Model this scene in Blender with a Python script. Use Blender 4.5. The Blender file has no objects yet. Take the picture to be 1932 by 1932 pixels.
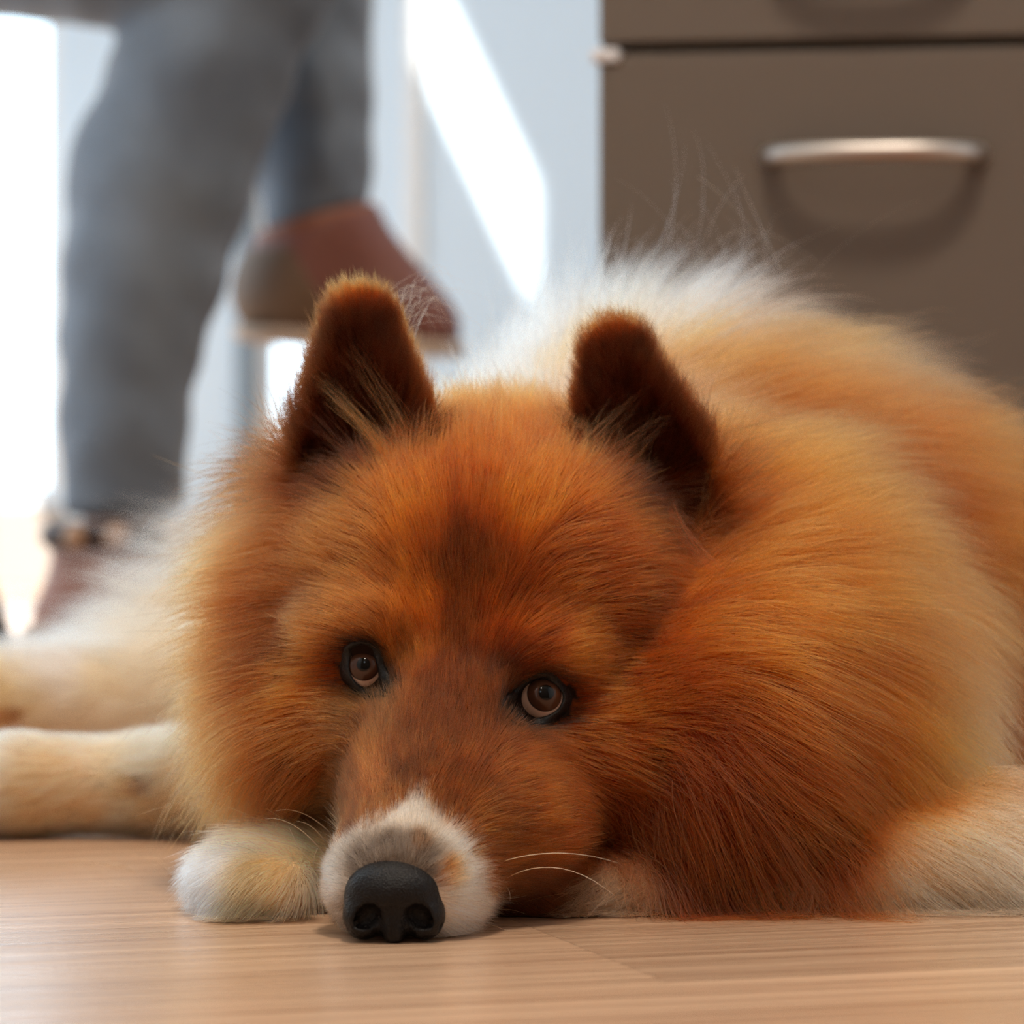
import bpy, math, random
import numpy as np
from mathutils import Vector
from mathutils.kdtree import KDTree
random.seed(7)
rng = np.random.default_rng(11)
sc = bpy.context.scene
col = sc.collection
F = 6500.0          # focal length in pixels of the 1932 px frame
D = 1300.0          # camera distance to the y = 0 plane, mm
CH = 160.0          # camera height, mm
HZ = 936.0          # horizon row

# ------------------------------------------------------------------ camera
cd = bpy.data.cameras.new('camera')
cam = bpy.data.objects.new('camera', cd)
col.objects.link(cam)
cam.location = (0, -D / 1000, CH / 1000)
cam.rotation_euler = (math.pi / 2, 0, 0)
cd.sensor_width = 36
cd.lens = 36 * F / 1932
cd.shift_y = -(966 - HZ) / 1932
cd.clip_start = 0.05
cd.dof.use_dof = True
cd.dof.focus_distance = 1.285
cd.dof.aperture_fstop = cd.lens / 13.0
sc.camera = cam

# ------------------------------------------------------------------ world, sun, lamps, exposure
sc.view_settings.view_transform = 'Standard'
sc.view_settings.look = 'None'
sc.view_settings.exposure = -0.35
sc.view_settings.gamma = 1
sc.view_settings.use_curve_mapping = False
w = bpy.data.worlds.new('world')
sc.world = w
w.use_nodes = True
bgn = w.node_tree.nodes['Background']
bgn.inputs[0].default_value = (0.68, 0.85, 1.0, 1)
bgn.inputs[1].default_value = 4.8

def lamp(name, kind, loc, rot, energy, color, **kw):
    l = bpy.data.lights.new(name, kind)
    l.energy = energy
    l.color = color
    for k, v in kw.items():
        setattr(l, k, v)
    o = bpy.data.objects.new(name, l)
    o.location = loc
    o.rotation_euler = rot
    col.objects.link(o)
    return o

SUN_DIR = Vector((1.0, 1.2, -2.1)).normalized()
s_ = lamp('sun', 'SUN', (-3, 0, 5), (0, 0, 0), 22.0, (1.0, 0.97, 0.92), angle=0.009)
s_.rotation_euler = SUN_DIR.to_track_quat('-Z', 'Y').to_euler()
XL, XR, YB, YF, ZC = -1.15, 2.3, 4.7, -2.6, 3.35      # room shell
WL = (1.25, 3.10, 0.12, 2.3)                         # big window in the left wall: y0 y1 z0 z1
WT = (3.177, 3.49, 2.976, 3.337)                     # small high window in the left wall
WL2 = (3.60, 4.40, 0.12, 0.95)                        # second big window in the left wall
WB = (-1.08, -0.786, 0.15, 2.2)                      # window in the back wall: x0 x1 z0 z1
WB2 = (-0.44, -0.30, 0.02, 2.2)
for nm, loc, rot, sx, sy in (
    ('window_portal', (XL - .01, (WL[0] + WL[1]) / 2, (WL[2] + WL[3]) / 2), (0, -math.pi / 2, 0), WL[3] - WL[2], WL[1] - WL[0]),
    ('window_portal', (XL - .01, (WL2[0] + WL2[1]) / 2, (WL2[2] + WL2[3]) / 2), (0, -math.pi / 2, 0), WL2[3] - WL2[2], WL2[1] - WL2[0]),
    ('window_portal', ((WB[0] + WB[1]) / 2, YB + .01, (WB[2] + WB[3]) / 2), (-math.pi / 2, 0, 0), WB[1] - WB[0], WB[3] - WB[2])):
    p_ = lamp(nm, 'AREA', loc, rot, 0, (1, 1, 1), shape='RECTANGLE', size=sx, size_y=sy)
    p_.data.cycles.is_portal = True
LAMPS = [((0.15, -0.65, 3.29), 76.0, .5), ((0.9, 1.9, 3.29), 12.0, .5), ((-.1, -2.2, 3.29), 16.0, .13)]
for loc, e, sz in LAMPS:
    lamp('ceiling_lamp_light', 'AREA', (loc[0], loc[1], loc[2] - 0.05), (0, 0, 0), e, (1.0, 0.86, 0.70),
         shape='DISK', size=sz)
cy = sc.cycles
cy.use_adaptive_sampling = True
cy.adaptive_threshold = 0.015
cy.max_bounces = 10
cy.diffuse_bounces = 4
cy.glossy_bounces = 4
cy.transmission_bounces = 8
cy.transparent_max_bounces = 8
cy.sample_clamp_indirect = 6.0
cy.use_denoising = True
cy.denoising_prefilter = 'NONE'
cy.caustics_reflective = False
cy.caustics_refractive = False
sc.cycles_curves.shape = 'RIBBONS'
sc.cycles_curves.subdivisions = 2

# ------------------------------------------------------------------ helpers
def lin(c):
    c = np.asarray(c, float) / 255.0
    return np.where(c <= 0.04045, c / 12.92, ((c + 0.055) / 1.055) ** 2.4)

def S(px, py, Y=0.0):
    """a pixel of the photograph at depth Y (mm) behind the focus plane -> world mm"""
    k = (D + Y) / F
    return np.array([(px - 966) * k, Y, CH - (py - HZ) * k])

def tag(o, label=None, cat=None, group=None, kind=None):
    if label: o['label'] = label
    if cat: o['category'] = cat
    if group: o['group'] = group
    if kind: o['kind'] = kind
    return o

def mesh_obj(name, verts, faces, mat=None, parent=None, smooth=True, mats=None, fmat=None):
    me = bpy.data.meshes.new(name)
    me.from_pydata([tuple(v) for v in verts], [], [tuple(int(i) for i in f) for f in faces])
    me.update()
    if smooth:
        me.polygons.foreach_set('use_smooth', [True] * len(me.polygons))
    if mat: me.materials.append(mat)
    if mats:
        for m in mats: me.materials.append(m)
        me.polygons.foreach_set('material_index', fmat)
    o = bpy.data.objects.new(name, me)
    col.objects.link(o)
    if parent: o.parent = parent
    return o

class MB:
    def __init__(self):
        self.v = []; self.f = []
    def box(self, a, b):
        n = len(self.v)
        for x in (a[0], b[0]):
            for y in (a[1], b[1]):
                for z in (a[2], b[2]):
                    self.v.append((x, y, z))
        for q in ((0, 1, 3, 2), (4, 6, 7, 5), (0, 4, 5, 1), (2, 3, 7, 6), (0, 2, 6, 4), (1, 5, 7, 3)):
            self.f.append([n + i for i in q])
        return self
    def tube(self, pts, radii, seg=12, flat=1.0, cap=True):
        pts = [Vector(p) for p in pts]
        n = len(self.v)
        up = None
        for i, p in enumerate(pts):
            t = (pts[min(i + 1, len(pts) - 1)] - pts[max(i - 1, 0)]).normalized()
            if up is None:
                up = Vector((0, 0, 1)) if abs(t.z) < .9 else Vector((1, 0, 0))
            a = t.cross(up).normalized(); b = a.cross(t).normalized(); up = b
            r = radii[i] if hasattr(radii, '__len__') else radii
            for k in range(seg):
                q = 2 * math.pi * k / seg
                self.v.append(tuple(p + a * (math.cos(q) * r) + b * (math.sin(q) * r * flat)))
        for i in range(len(pts) - 1):
            for k in range(seg):
                k2 = (k + 1) % seg
                self.f.append([n + i * seg + k, n + i * seg + k2, n + (i + 1) * seg + k2, n + (i + 1) * seg + k])
        if cap:
            self.f.append([n + k for k in range(seg)][::-1])
            self.f.append([n + (len(pts) - 1) * seg + k for k in range(seg)])
        return self
    def build(self, name, mat, parent=None, smooth=False, bevel=0):
        o = mesh_obj(name, self.v, self.f, mat, parent, smooth)
        if bevel:
            m = o.modifiers.new('bevel', 'BEVEL'); m.width = bevel; m.segments = 3; m.limit_method = 'ANGLE'
        return o

def empty(name, loc=(0, 0, 0), rz=0):
    o = bpy.data.objects.new(name, None)
    o.location = loc; o.rotation_euler = (0, 0, rz); o.empty_display_size = .05
    col.objects.link(o)
    return o

def nodes_mat(name):
    m = bpy.data.materials.new(name); m.use_nodes = True
    nt = m.node_tree
    return m, nt, nt.nodes['Principled BSDF']

def mat(name, rgb, rough=0.6, metal=0.0, bump=0.0, bscale=200, var=0.0, vscale=8, spec=0.5, coat=0.0):
    m, nt, b = nodes_mat(name)
    c = tuple(lin(rgb)) + (1,)
    b.inputs['Base Color'].default_value = c
    b.inputs['Roughness'].default_value = rough
    b.inputs['Metallic'].default_value = metal
    b.inputs['Specular IOR Level'].default_value = spec
    b.inputs['Coat Weight'].default_value = coat
    tc = nt.nodes.new('ShaderNodeTexCoord')
    if var:
        n = nt.nodes.new('ShaderNodeTexNoise'); n.inputs['Scale'].default_value = vscale; n.inputs['Detail'].default_value = 4
        nt.links.new(tc.outputs['Object'], n.inputs['Vector'])
        mx = nt.nodes.new('ShaderNodeMix'); mx.data_type = 'RGBA'
        mx.inputs['A'].default_value = tuple(x * (1 - var) for x in c[:3]) + (1,)
        mx.inputs['B'].default_value = tuple(min(1, x * (1 + var)) for x in c[:3]) + (1,)
        nt.links.new(n.outputs[0], mx.inputs['Factor'])
        nt.links.new(mx.outputs['Result'], b.inputs['Base Color'])
    if bump:
        n = nt.nodes.new('ShaderNodeTexNoise'); n.inputs['Scale'].default_value = bscale
        nt.links.new(tc.outputs['Object'], n.inputs['Vector'])
        bp = nt.nodes.new('ShaderNodeBump'); bp.inputs['Strength'].default_value = bump; bp.inputs['Distance'].default_value = .001
        nt.links.new(n.outputs[0], bp.inputs['Height'])
        nt.links.new(bp.outputs[0], b.inputs['Normal'])
    return m

# ---- signed distance fields and a surface-nets mesher (all mm)
def ell(P, c, r, R=None):
    q = P - np.asarray(c, np.float32)
    if R is not None: q = q @ np.asarray(R, np.float32).T
    r = np.asarray(r, np.float32)
    k0 = np.sqrt(((q / r) ** 2).sum(-1)); k1 = np.sqrt(((q / (r * r)) ** 2).sum(-1)) + 1e-6
    return k0 * (k0 - 1) / k1

def cone(P, a, b, ra, rb):
    a = np.asarray(a, np.float32); b = np.asarray(b, np.float32)
    ab = b - a
    h = np.clip(((P - a) @ ab) / (ab @ ab), 0, 1)
    d = P - a - h[..., None] * ab
    return np.sqrt((d * d).sum(-1)) - (ra + (rb - ra) * h)

def smin(a, b, k):
    h = np.clip(0.5 + 0.5 * (b - a) / k, 0, 1)
    return b * (1 - h) + a * h - k * h * (1 - h)

def rotm(rx, ry, rz):
    from mathutils import Euler
    return np.array(Euler((rx, ry, rz)).to_matrix(), np.float32)

def surface_nets(fn, xs, ys, zs):
    xs, ys, zs = (np.asarray(a, np.float32) for a in (xs, ys, zs))
    nx, ny, nz = len(xs), len(ys), len(zs)
    V = np.empty((nx, ny, nz), np.float32)
    yy, zz = np.meshgrid(ys, zs, indexing='ij')
    for i0 in range(0, nx, 24):
        i1 = min(nx, i0 + 24)
        P = np.empty((i1 - i0, ny, nz, 3), np.float32)
        P[..., 0] = xs[i0:i1, None, None]; P[..., 1] = yy; P[..., 2] = zz
        V[i0:i1] = fn(P)
    ins = V < 0
    cnt = np.zeros((nx - 1, ny - 1, nz - 1), np.int8)
    for dx in (0, 1):
        for dy in (0, 1):
            for dz in (0, 1):
                cnt += ins[dx:nx - 1 + dx, dy:ny - 1 + dy, dz:nz - 1 + dz]
    act = (cnt > 0) & (cnt < 8)
    I = np.argwhere(act)
    idx = -np.ones(act.shape, np.int64); idx[act] = np.arange(len(I))
    acc = np.zeros((len(I), 3)); num = np.zeros(len(I))
    ax = (xs, ys, zs)
    corners = [(a, b, c) for a in (0, 1) for b in (0, 1) for c in (0, 1)]
    for a in corners:
        for d in range(3):
            if a[d]: continue
            b = list(a); b[d] = 1
            ia = I + a; ib = I + b
            va = V[tuple(ia.T)]; vb = V[tuple(ib.T)]
            m = (va < 0) != (vb < 0)
            t = np.where(m, va / np.where(m, va - vb, 1), 0)
            pa = np.stack([ax[k][ia[:, k]] for k in range(3)], 1)
            pb = np.stack([ax[k][ib[:, k]] for k in range(3)], 1)
            acc[m] += (pa + (pb - pa) * t[:, None])[m]; num[m] += 1
    verts = acc / np.maximum(num, 1)[:, None]
    faces = []
    for d in range(3):
        e = [1, 1, 1]; e[d] = 0
        u, v = [(1, 2), (2, 0), (0, 1)][d]
        sl = [slice(1, -1)] * 3; sl[d] = slice(0, -1)
        A = ins[tuple(sl)]
        sl2 = list(sl); sl2[d] = slice(1, None)
        B = ins[tuple(sl2)]
        for flag, mask in ((0, A & ~B), (1, ~A & B)):
            Q = np.argwhere(mask)
            off = np.array([1, 1, 1]); off[d] = 0
            Q = Q + off
            def cell(du, dv):
                C = Q.copy(); C[:, u] += du; C[:, v] += dv
                return idx[tuple(C.T)]
            q = np.stack([cell(-1, -1), cell(0, -1), cell(0, 0), cell(-1, 0)], 1)
            faces.append(q[:, ::-1] if flag else q)
    faces = np.concatenate(faces)
    faces = faces[(faces >= 0).all(1)]
    return verts, faces

def fast_mesh(name, verts, faces, m=None, parent=None):
    me = bpy.data.meshes.new(name)
    me.vertices.add(len(verts)); me.vertices.foreach_set('co', np.asarray(verts, np.float32).ravel())
    n = len(faces)
    me.loops.add(n * 4); me.polygons.add(n)
    me.polygons.foreach_set('loop_start', np.arange(n) * 4)
    me.loops.foreach_set('vertex_index', np.asarray(faces, np.int32).ravel())
    me.update(calc_edges=True); me.validate()
    me.polygons.foreach_set('use_smooth', [True] * n)
    if m: me.materials.append(m)
    o = bpy.data.objects.new(name, me); col.objects.link(o)
    if parent: o.parent = parent
    return o

def sdf_obj(name, fn, lo, hi, step, m=None, parent=None, origin=(0, 0, 0)):
    ax = [np.arange(lo[k], hi[k] + step, step) for k in range(3)]
    v, f = surface_nets(fn, *ax)
    return fast_mesh(name, v / 1000.0 - np.array(origin), f, m, parent)

# ------------------------------------------------------------------ room shell
m_wall = mat('wall_paint', (218, 232, 244), .8, bump=.1, bscale=300)
m_door = mat('door_paint', (216, 232, 246), .45)
m_trim = mat('trim_grey', (120, 132, 142), .5)
m_frame = mat('window_frame_white', (235, 235, 235), .4)
m_low = mat('panel_greige', (168, 158, 150), .6)
m_ceil = mat('ceiling_paint', (240, 238, 234), .9)

def floor_material():
    m, nt, b = nodes_mat('oak_laminate')
    N = nt.nodes; L = nt.links
    def math_(op, a, bb=None):
        n = N.new('ShaderNodeMath'); n.operation = op
        for i, v in enumerate((a, bb)):
            if v is None: continue
            if isinstance(v, (int, float)): n.inputs[i].default_value = v
            else: L.new(v, n.inputs[i])
        return n.outputs[0]
    tc = N.new('ShaderNodeTexCoord')
    mp = N.new('ShaderNodeMapping'); mp.vector_type = 'TEXTURE'
    mp.inputs['Location'].default_value = (0.051, -0.165, 0)
    mp.inputs['Rotation'].default_value = (0, 0, math.radians(17))
    L.new(tc.outputs['Object'], mp.inputs['Vector'])
    sp = N.new('ShaderNodeSeparateXYZ'); L.new(mp.outputs[0], sp.inputs[0])
    u, v = sp.outputs[0], sp.outputs[1]
    vr = math_('DIVIDE', v, 0.192); row = math_('FLOOR', vr)
    uo = math_('ADD', math_('DIVIDE', u, 1.28), math_('MULTIPLY', row, 0.37))
    colm = math_('FLOOR', uo)
    wv = math_('FRACT', math_('ADD', math_('ADD', math_('MULTIPLY', row, -.2), math_('MULTIPLY', colm, .55)), 10.15))
    # grain coordinates: stretched along the plank, shifted per plank
    gv = N.new('ShaderNodeCombineXYZ')
    L.new(math_('MULTIPLY', u, 1.6), gv.inputs[0]); L.new(math_('MULTIPLY', v, 120.0), gv.inputs[1])
    L.new(math_('MULTIPLY', wv, 40.0), gv.inputs[2])
    g1 = N.new('ShaderNodeTexNoise'); g1.inputs['Scale'].default_value = 1.0; g1.inputs['Detail'].default_value = 6; g1.inputs['Roughness'].default_value = .6
    g1.inputs['Distortion'].default_value = .35
    L.new(gv.outputs[0], g1.inputs['Vector'])
    gv2 = N.new('ShaderNodeCombineXYZ')
    L.new(math_('MULTIPLY', u, 7.0), gv2.inputs[0]); L.new(math_('MULTIPLY', v, 420.0), gv2.inputs[1]); L.new(wv, gv2.inputs[2])
    g2 = N.new('ShaderNodeTexNoise'); g2.inputs['Scale'].default_value = 1.0; g2.inputs['Detail'].default_value = 3
    L.new(gv2.outputs[0], g2.inputs['Vector'])
    cr = N.new('ShaderNodeValToRGB')
    e = cr.color_ramp.elements
    e[0].position = .35; e[0].color = tuple(lin((166, 126, 96))) + (1,)
    e[1].position = .67; e[1].color = tuple(lin((218, 180, 146))) + (1,)
    g = math_('ADD', math_('MULTIPLY', g1.outputs[0], .72), math_('MULTIPLY', g2.outputs[0], .28))
    L.new(g, cr.inputs[0])
    hs = N.new('ShaderNodeHueSaturation')
    L.new(cr.outputs[0], hs.inputs['Color'])
    L.new(math_('ADD', math_('MULTIPLY', wv, .30), .83), hs.inputs['Value'])
    hs.inputs['Saturation'].default_value = .95
    # plank seams
    fv = math_('FRACT', vr); fu = math_('FRACT', uo)
    ev = math_('MINIMUM', fv, math_('SUBTRACT', 1.0, fv)); eu = math_('MINIMUM', fu, math_('SUBTRACT', 1.0, fu))
    seam = math_('MINIMUM', math_('MULTIPLY', ev, 0.192), math_('MULTIPLY', eu, 1.28))
    sm = math_('LESS_THAN', seam, 0.0004)
    mx = N.new('ShaderNodeMix'); mx.data_type = 'RGBA'
    L.new(math_('MULTIPLY', sm, .35), mx.inputs['Factor']); L.new(hs.outputs[0], mx.inputs['A'])
    mx.inputs['B'].default_value = tuple(lin((90, 66, 48))) + (1,)
    L.new(mx.outputs['Result'], b.inputs['Base Color'])
    L.new(math_('ADD', math_('MULTIPLY', g2.outputs[0], .25), .17), b.inputs['Roughness'])
    bp = N.new('ShaderNodeBump'); bp.inputs['Strength'].default_value = .25; bp.inputs['Distance'].default_value = .0006
    L.new(g, bp.inputs['Height']); L.new(bp.outputs[0], b.inputs['Normal'])
    return m

fl = MB().box((XL, YF, -.05), (XR, YB, 0)).build('floor', floor_material())
tag(fl, 'light brown oak laminate floor with streaky grain', kind='structure')
ce = MB().box((XL, YF, ZC), (XR, YB, ZC + .05)).build('ceiling', m_ceil); tag(ce, kind='structure')
T = .06
def wall_boxes(holes, a0, a1, z0, z1, put):
    """wall slab with rectangular holes (a0,a1,z0,z1) sorted along a, not overlapping in a"""
    mb = MB(); cur = a0
    for h in sorted(holes):
        put(mb, cur, h[0], z0, z1)
        put(mb, h[0], h[1], z0, h[2]); put(mb, h[0], h[1], h[3], z1)
        cur = h[1]
    put(mb, cur, a1, z0, z1)
    return mb
wl = wall_boxes([WL, WT, WL2], YF, YB, 0, ZC, lambda mb, a, b, c, d: mb.box((XL - T, a, c), (XL, b, d))).build('wall_left', m_wall)
wb = wall_boxes([WB, WB2], XL, XR, 0, ZC, lambda mb, a, b, c, d: mb.box((a, YB, c), (b, YB + T, d))).build('wall_back', m_wall)
wr = MB().box((XR, YF, 0), (XR + T, YB, ZC)).build('wall_right', m_wall)
WF = (-.45, -.05, 1.6, 2.1)
wf = wall_boxes([WF], XL, XR, 0, ZC, lambda mb, a, b, c, d: mb.box((a, YF - T, c), (b, YF, d))).build('wall_front', mat('front_wall_paint', (120, 104, 92), .7))
for o in (wl, wb, wr, wf): tag(o, kind='structure')

def glass_mat():
    m, nt, b = nodes_mat('window_glass')
    b.inputs['Base Color'].default_value = (1, 1, 1, 1); b.inputs['Roughness'].default_value = 0
    b.inputs['Transmission Weight'].default_value = 1; b.inputs['IOR'].default_value = 1.01
    tr = nt.nodes.new('ShaderNodeBsdfTransparent'); tr.inputs[0].default_value = (.97, .985, .98, 1)
    gl = nt.nodes.new('ShaderNodeBsdfGlossy'); gl.inputs['Roughness'].default_value = .02
    mx = nt.nodes.new('ShaderNodeMixShader'); mx.inputs[0].default_value = .05
    nt.links.new(tr.outputs[0], mx.inputs[1]); nt.links.new(gl.outputs[0], mx.inputs[2])
    nt.links.new(mx.outputs[0], nt.nodes['Material Output'].inputs[0])
    return m
m_glass = glass_mat()
def window(name, axis, r):
    root = empty(name); tag(root, kind='structure')
    fw = .025
    def put(mb, a, b, c, d, t0, t1):
        if axis == 'x': mb.box((XL - T * t1, a, c), (XL - T * t0, b, d))
        elif axis == 'f': mb.box((a, YF - T * t1, c), (b, YF - T * t0, d))
        else: mb.box((a, YB + T * t0, c), (b, YB + T * t1, d))
    f = MB()
    a, b, c, d = r
    for q in ((a, a + fw, c, d), (b - fw, b, c, d), (a + fw, b - fw, c, c + fw), (a + fw, b - fw, d - fw, d)):
        put(f, *q, .2, .8)
    f.build('window_frame', m_frame, root)
    g = MB(); put(g, a + fw, b - fw, c + fw, d - fw, .47, .53)
    g.build('pane', m_glass, root)
window('window_1', 'x', WL)
wt_ = empty('window_2'); tag(wt_, kind='structure')
MB().box((XL - .034, WT[0], WT[2]), (XL - .031, WT[1], WT[3])).build('pane', m_glass, wt_)
window('window_3', 'y', WB)
window('window_4', 'y', WB2)
window('window_5', 'x', WL2)
window('window_6', 'f', WF)

def BX(px): return (px - 966) / F * (YB + D / 1000)
def BZ(py): return CH / 1000 - (py - HZ) / F * (YB + D / 1000)
# white interior door with its casing on the back wall, grey jamb strip, low panel under the window
d_ = MB().box((BX(800), YB - .018, 0.01), (BX(1500), YB - .001, 2.05)).build('door_1', m_door, bevel=.002); tag(d_, kind='structure')
MB().box((BX(1440), YB - .05, .98), (BX(1465), YB - .018, 1.005)).build('door_handle', mat('door_metal', (170, 172, 175), .3, 1.0), d_)
t_ = MB().box((BX(762), YB - .03, 0), (BX(798), YB - .001, 2.1)).build('trim_1', m_frame, bevel=.003); tag(t_, kind='structure')
t_ = MB().box((BX(448), YB - .03, 0), (BX(486), YB - .001, 2.2)).build('trim_2', m_trim, bevel=.003); tag(t_, kind='structure')
t_ = MB().box((XL, YB - .02, 0), (BX(115), YB - .001, .145)).build('trim_3', m_low, bevel=.002); tag(t_, kind='structure')
b_ = MB().box((BX(486), YB - .012, 0), (BX(760), YB - .001, .08)).build('baseboard_back', m_frame, bevel=.002); tag(b_, kind='structure')

# ceiling lamps (housing and glowing diffuser), out of frame above
m_emit, nt, b = nodes_mat('lamp_diffuser')
b.inputs['Emission Color'].default_value = (1, .9, .76, 1); b.inputs['Emission Strength'].default_value = 4
m_white = mat('white_enamel', (235, 235, 232), .4)
for i, (loc, e, sz) in enumerate(LAMPS):
    r_ = empty('ceiling_light', (loc[0], loc[1], ZC))
    tag(r_, ('round ceiling light over the dog', 'round ceiling light near the cabinet', 'small ceiling spotlight near the front wall')[i], 'ceiling light', 'round ceiling lights')
    MB().tube([(0, 0, 0), (0, 0, -.05)], [sz * .58, sz * .58], 40).build('housing', m_white, r_)
    MB().tube([(0, 0, -.05), (0, 0, -.056)], [sz * .53, sz * .51], 40).build('diffuser', m_emit, r_)

# ------------------------------------------------------------------ drawer cabinet
m_cab = mat('taupe_laminate', (112, 100, 90), .5, bump=.15, bscale=900, spec=.4)
m_gap = mat('dark_recess', (30, 24, 20), .8)
m_alu = mat('brushed_aluminium', (214, 206, 200), .42, 1.0)
m_plast = mat('pale_plastic', (236, 234, 238), .4)
CZ = 1000.0
cl = S(1129, HZ, CZ) / 1000
cab = empty('drawer_cabinet', (cl[0], cl[1], 0), math.radians(-8.5))
tag(cab, 'taupe office drawer cabinet with bow handles standing behind the dog', 'cabinet')
CW = .42
def zc(py): return S(0, py, CZ)[2] / 1000
zg = zc(92)
MB().box((0, .02, .03), (CW, .56, .78)).build('carcass', m_cab, cab, bevel=.002)
for i, (z0, z1) in enumerate(((.045, zg - .004), (zg + .004, .60), (.606, .765))):
    dr = MB().box((.0005, 0, z0), (CW - .0005, .0195, z1)).build('drawer', m_cab, cab, bevel=.0015)
    hz = z1 - (zg - zc(302)) + .004
    hx = .183
    if z1 - z0 < .1: continue
    pts = []; n = 24; hw = .0695
    for k in range(n + 1):
        t = -1 + 2 * k / n
        pts.append((hx + hw * t, -.0325 * math.sqrt(max(0, 1 - abs(t) ** 2.6)) - .001, hz))
    MB().tube(pts, [.0066] * (n + 1), 14, flat=1.0).build('handle', m_alu, dr, smooth=True)
# little pale stop between the drawer fronts at the left edge, plinth
MB().box((-.005, -.004, zc(117)), (.0145, .016, zc(93))).build('corner_stop', m_plast, cab, bevel=.002)
MB().box((.01, .04, 0), (CW - .01, .54, .03)).build('plinth', m_gap, cab)

# ------------------------------------------------------------------ the person: seated, legs only in view
m_skin = mat('skin', (214, 164, 138), .5)
def jeans_mat():
    m, nt, b = nodes_mat('grey_blue_denim')
    N = nt.nodes; L = nt.links
    tc = N.new('ShaderNodeTexCoord')
    n = N.new('ShaderNodeTexNoise'); n.inputs['Scale'].default_value = 7; n.inputs['Detail'].default_value = 5
    L.new(tc.outputs['Object'], n.inputs['Vector'])
    cr = N.new('ShaderNodeValToRGB'); e = cr.color_ramp.elements
    e[0].position = .3; e[0].color = tuple(lin((88, 96, 108))) + (1,)
    e[1].position = .7; e[1].color = tuple(lin((124, 134, 147))) + (1,)
    L.new(n.outputs[0], cr.inputs[0]); L.new(cr.outputs[0], b.inputs['Base Color'])
    b.inputs['Roughness'].default_value = .9; b.inputs['Sheen Weight'].default_value = .3
    w_ = N.new('ShaderNodeTexNoise'); w_.inputs['Scale'].default_value = 900
    L.new(tc.outputs['Object'], w_.inputs['Vector'])
    bp = N.new('ShaderNodeBump'); bp.inputs['Strength'].default_value = .3; bp.inputs['Distance'].default_value = .001
    L.new(w_.outputs[0], bp.inputs['Height']); L.new(bp.outputs[0], b.inputs['Normal'])
    return m
m_jeans = jeans_mat()
m_boot = mat('brown_leather', (142, 86, 60), .55, bump=.4, bscale=60, var=.25, vscale=14)
m_boot2 = mat('reddish_leather', (128, 78, 66), .5, bump=.4, bscale=60, var=.2, vscale=14)
m_sole = mat('pale_rubber', (190, 165, 145), .7)
m_soled = mat('dark_sole', (70, 56, 46), .7)
m_dk = mat('dark_leather_collar', (58, 36, 28), .6)
m_stud = mat('beige_stud', (176, 138, 110), .6)
YA, YB2 = 1700.0, 1880.0
A = lambda x, y: S(x, y, YA)
B = lambda x, y: S(x, y, YB2)
def chain(P, pts, k=10):
    d = None
    for (a, ra), (b, rb) in zip(pts[:-1], pts[1:]):
        c = cone(P, a, b, ra, rb)
        d = c if d is None else smin(d, c, k)
    return d
legA = [(A(232, 935), 53), (A(234, 800), 53), (A(245, 650), 58), (A(272, 500), 69), (A(306, 330), 78), (A(372, 150), 74), (A(455, -20), 74)]
kneeA = A(470, -60)
thighA = [(kneeA, 76), (A(150, -130) + [0, -10, 0], 78), (A(-350, -170) + [0, 40, 0], 90)]
legB = [(B(597, 408), 49), (B(592, 300), 51), (B(585, 150), 55), (B(572, 0), 60), (B(570, -180), 66)]
thighB = [(B(570, -180), 68), (B(200, -240), 76), (B(-250, -200) + [0, -60, 0], 92)]
hip = B(-330, -260) + np.array([0, -90, 0])
def jeans_fn(P):
    d = chain(P, legA, 20)
    d = smin(d, chain(P, thighA, 20), 12)
    d2 = smin(chain(P, legB, 20), chain(P, thighB, 20), 14)
    d = smin(d, d2, 6)
    d = smin(d, ell(P, hip, (120, 165, 120)), 40)
    wr = np.sin(P[..., 2] * .085 + np.sin(P[..., 0] * .04) * 2 + P[..., 1] * .03) * np.sin(P[..., 0] * .05 + P[..., 2] * .021)
    d = d + wr * 1.8
    # hems
    cut = np.maximum(A(0, 975)[2] - P[..., 2], -1e3)
    hb = B(597, 415)
    nrm = np.array([.26, 0, -.97], np.float32)
    cutB = (P - hb.astype(np.float32)) @ nrm
    isB = (P[..., 1] > (YA + YB2) / 2) & (P[..., 0] > B(470, 0)[0])
    cut = np.where(isB, cutB, cut)
    return np.maximum(d, cut)
lo = np.array([-1000, YA - 260, 100]); hi = np.array([-60, YB2 + 160, 900])
pbase = A(300, 1283) / 1000; pbase[2] = 0
def skin_fn(P):
    d = chain(P, [(a, r * .72) for a, r in legA], 15)
    d = np.minimum(d, cone(P, A(232, 935), A(225, 1150), 33, 38))
    d = smin(d, cone(P, A(225, 1190), A(400, 1225), 30, 26), 20)
    d = smin(d, chain(P, [(a, r * .72) for a, r in thighA], 15), 15)
    d = np.minimum(d, smin(chain(P, [(a, r * .72) for a, r in legB], 15), chain(P, [(a, r * .72) for a, r in thighB], 15), 15))
    d = smin(d, cone(P, B(597, 408), B(575, 520), 33, 34), 12)
    d = smin(d, cone(P, B(560, 555), B(770, 590), 30, 24), 20)
    return smin(d, ell(P, hip, (100, 145, 100)), 40)
person = sdf_obj('person', skin_fn, (-1000, YA - 240, 0), (-20, YB2 + 150, 880), 11, m_skin)
tag(person, 'person in grey-blue jeans and brown boots behind the dog, one foot lifted', 'person')
sdf_obj('jeans', jeans_fn, lo, hi, 8, m_jeans, person)
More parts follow.
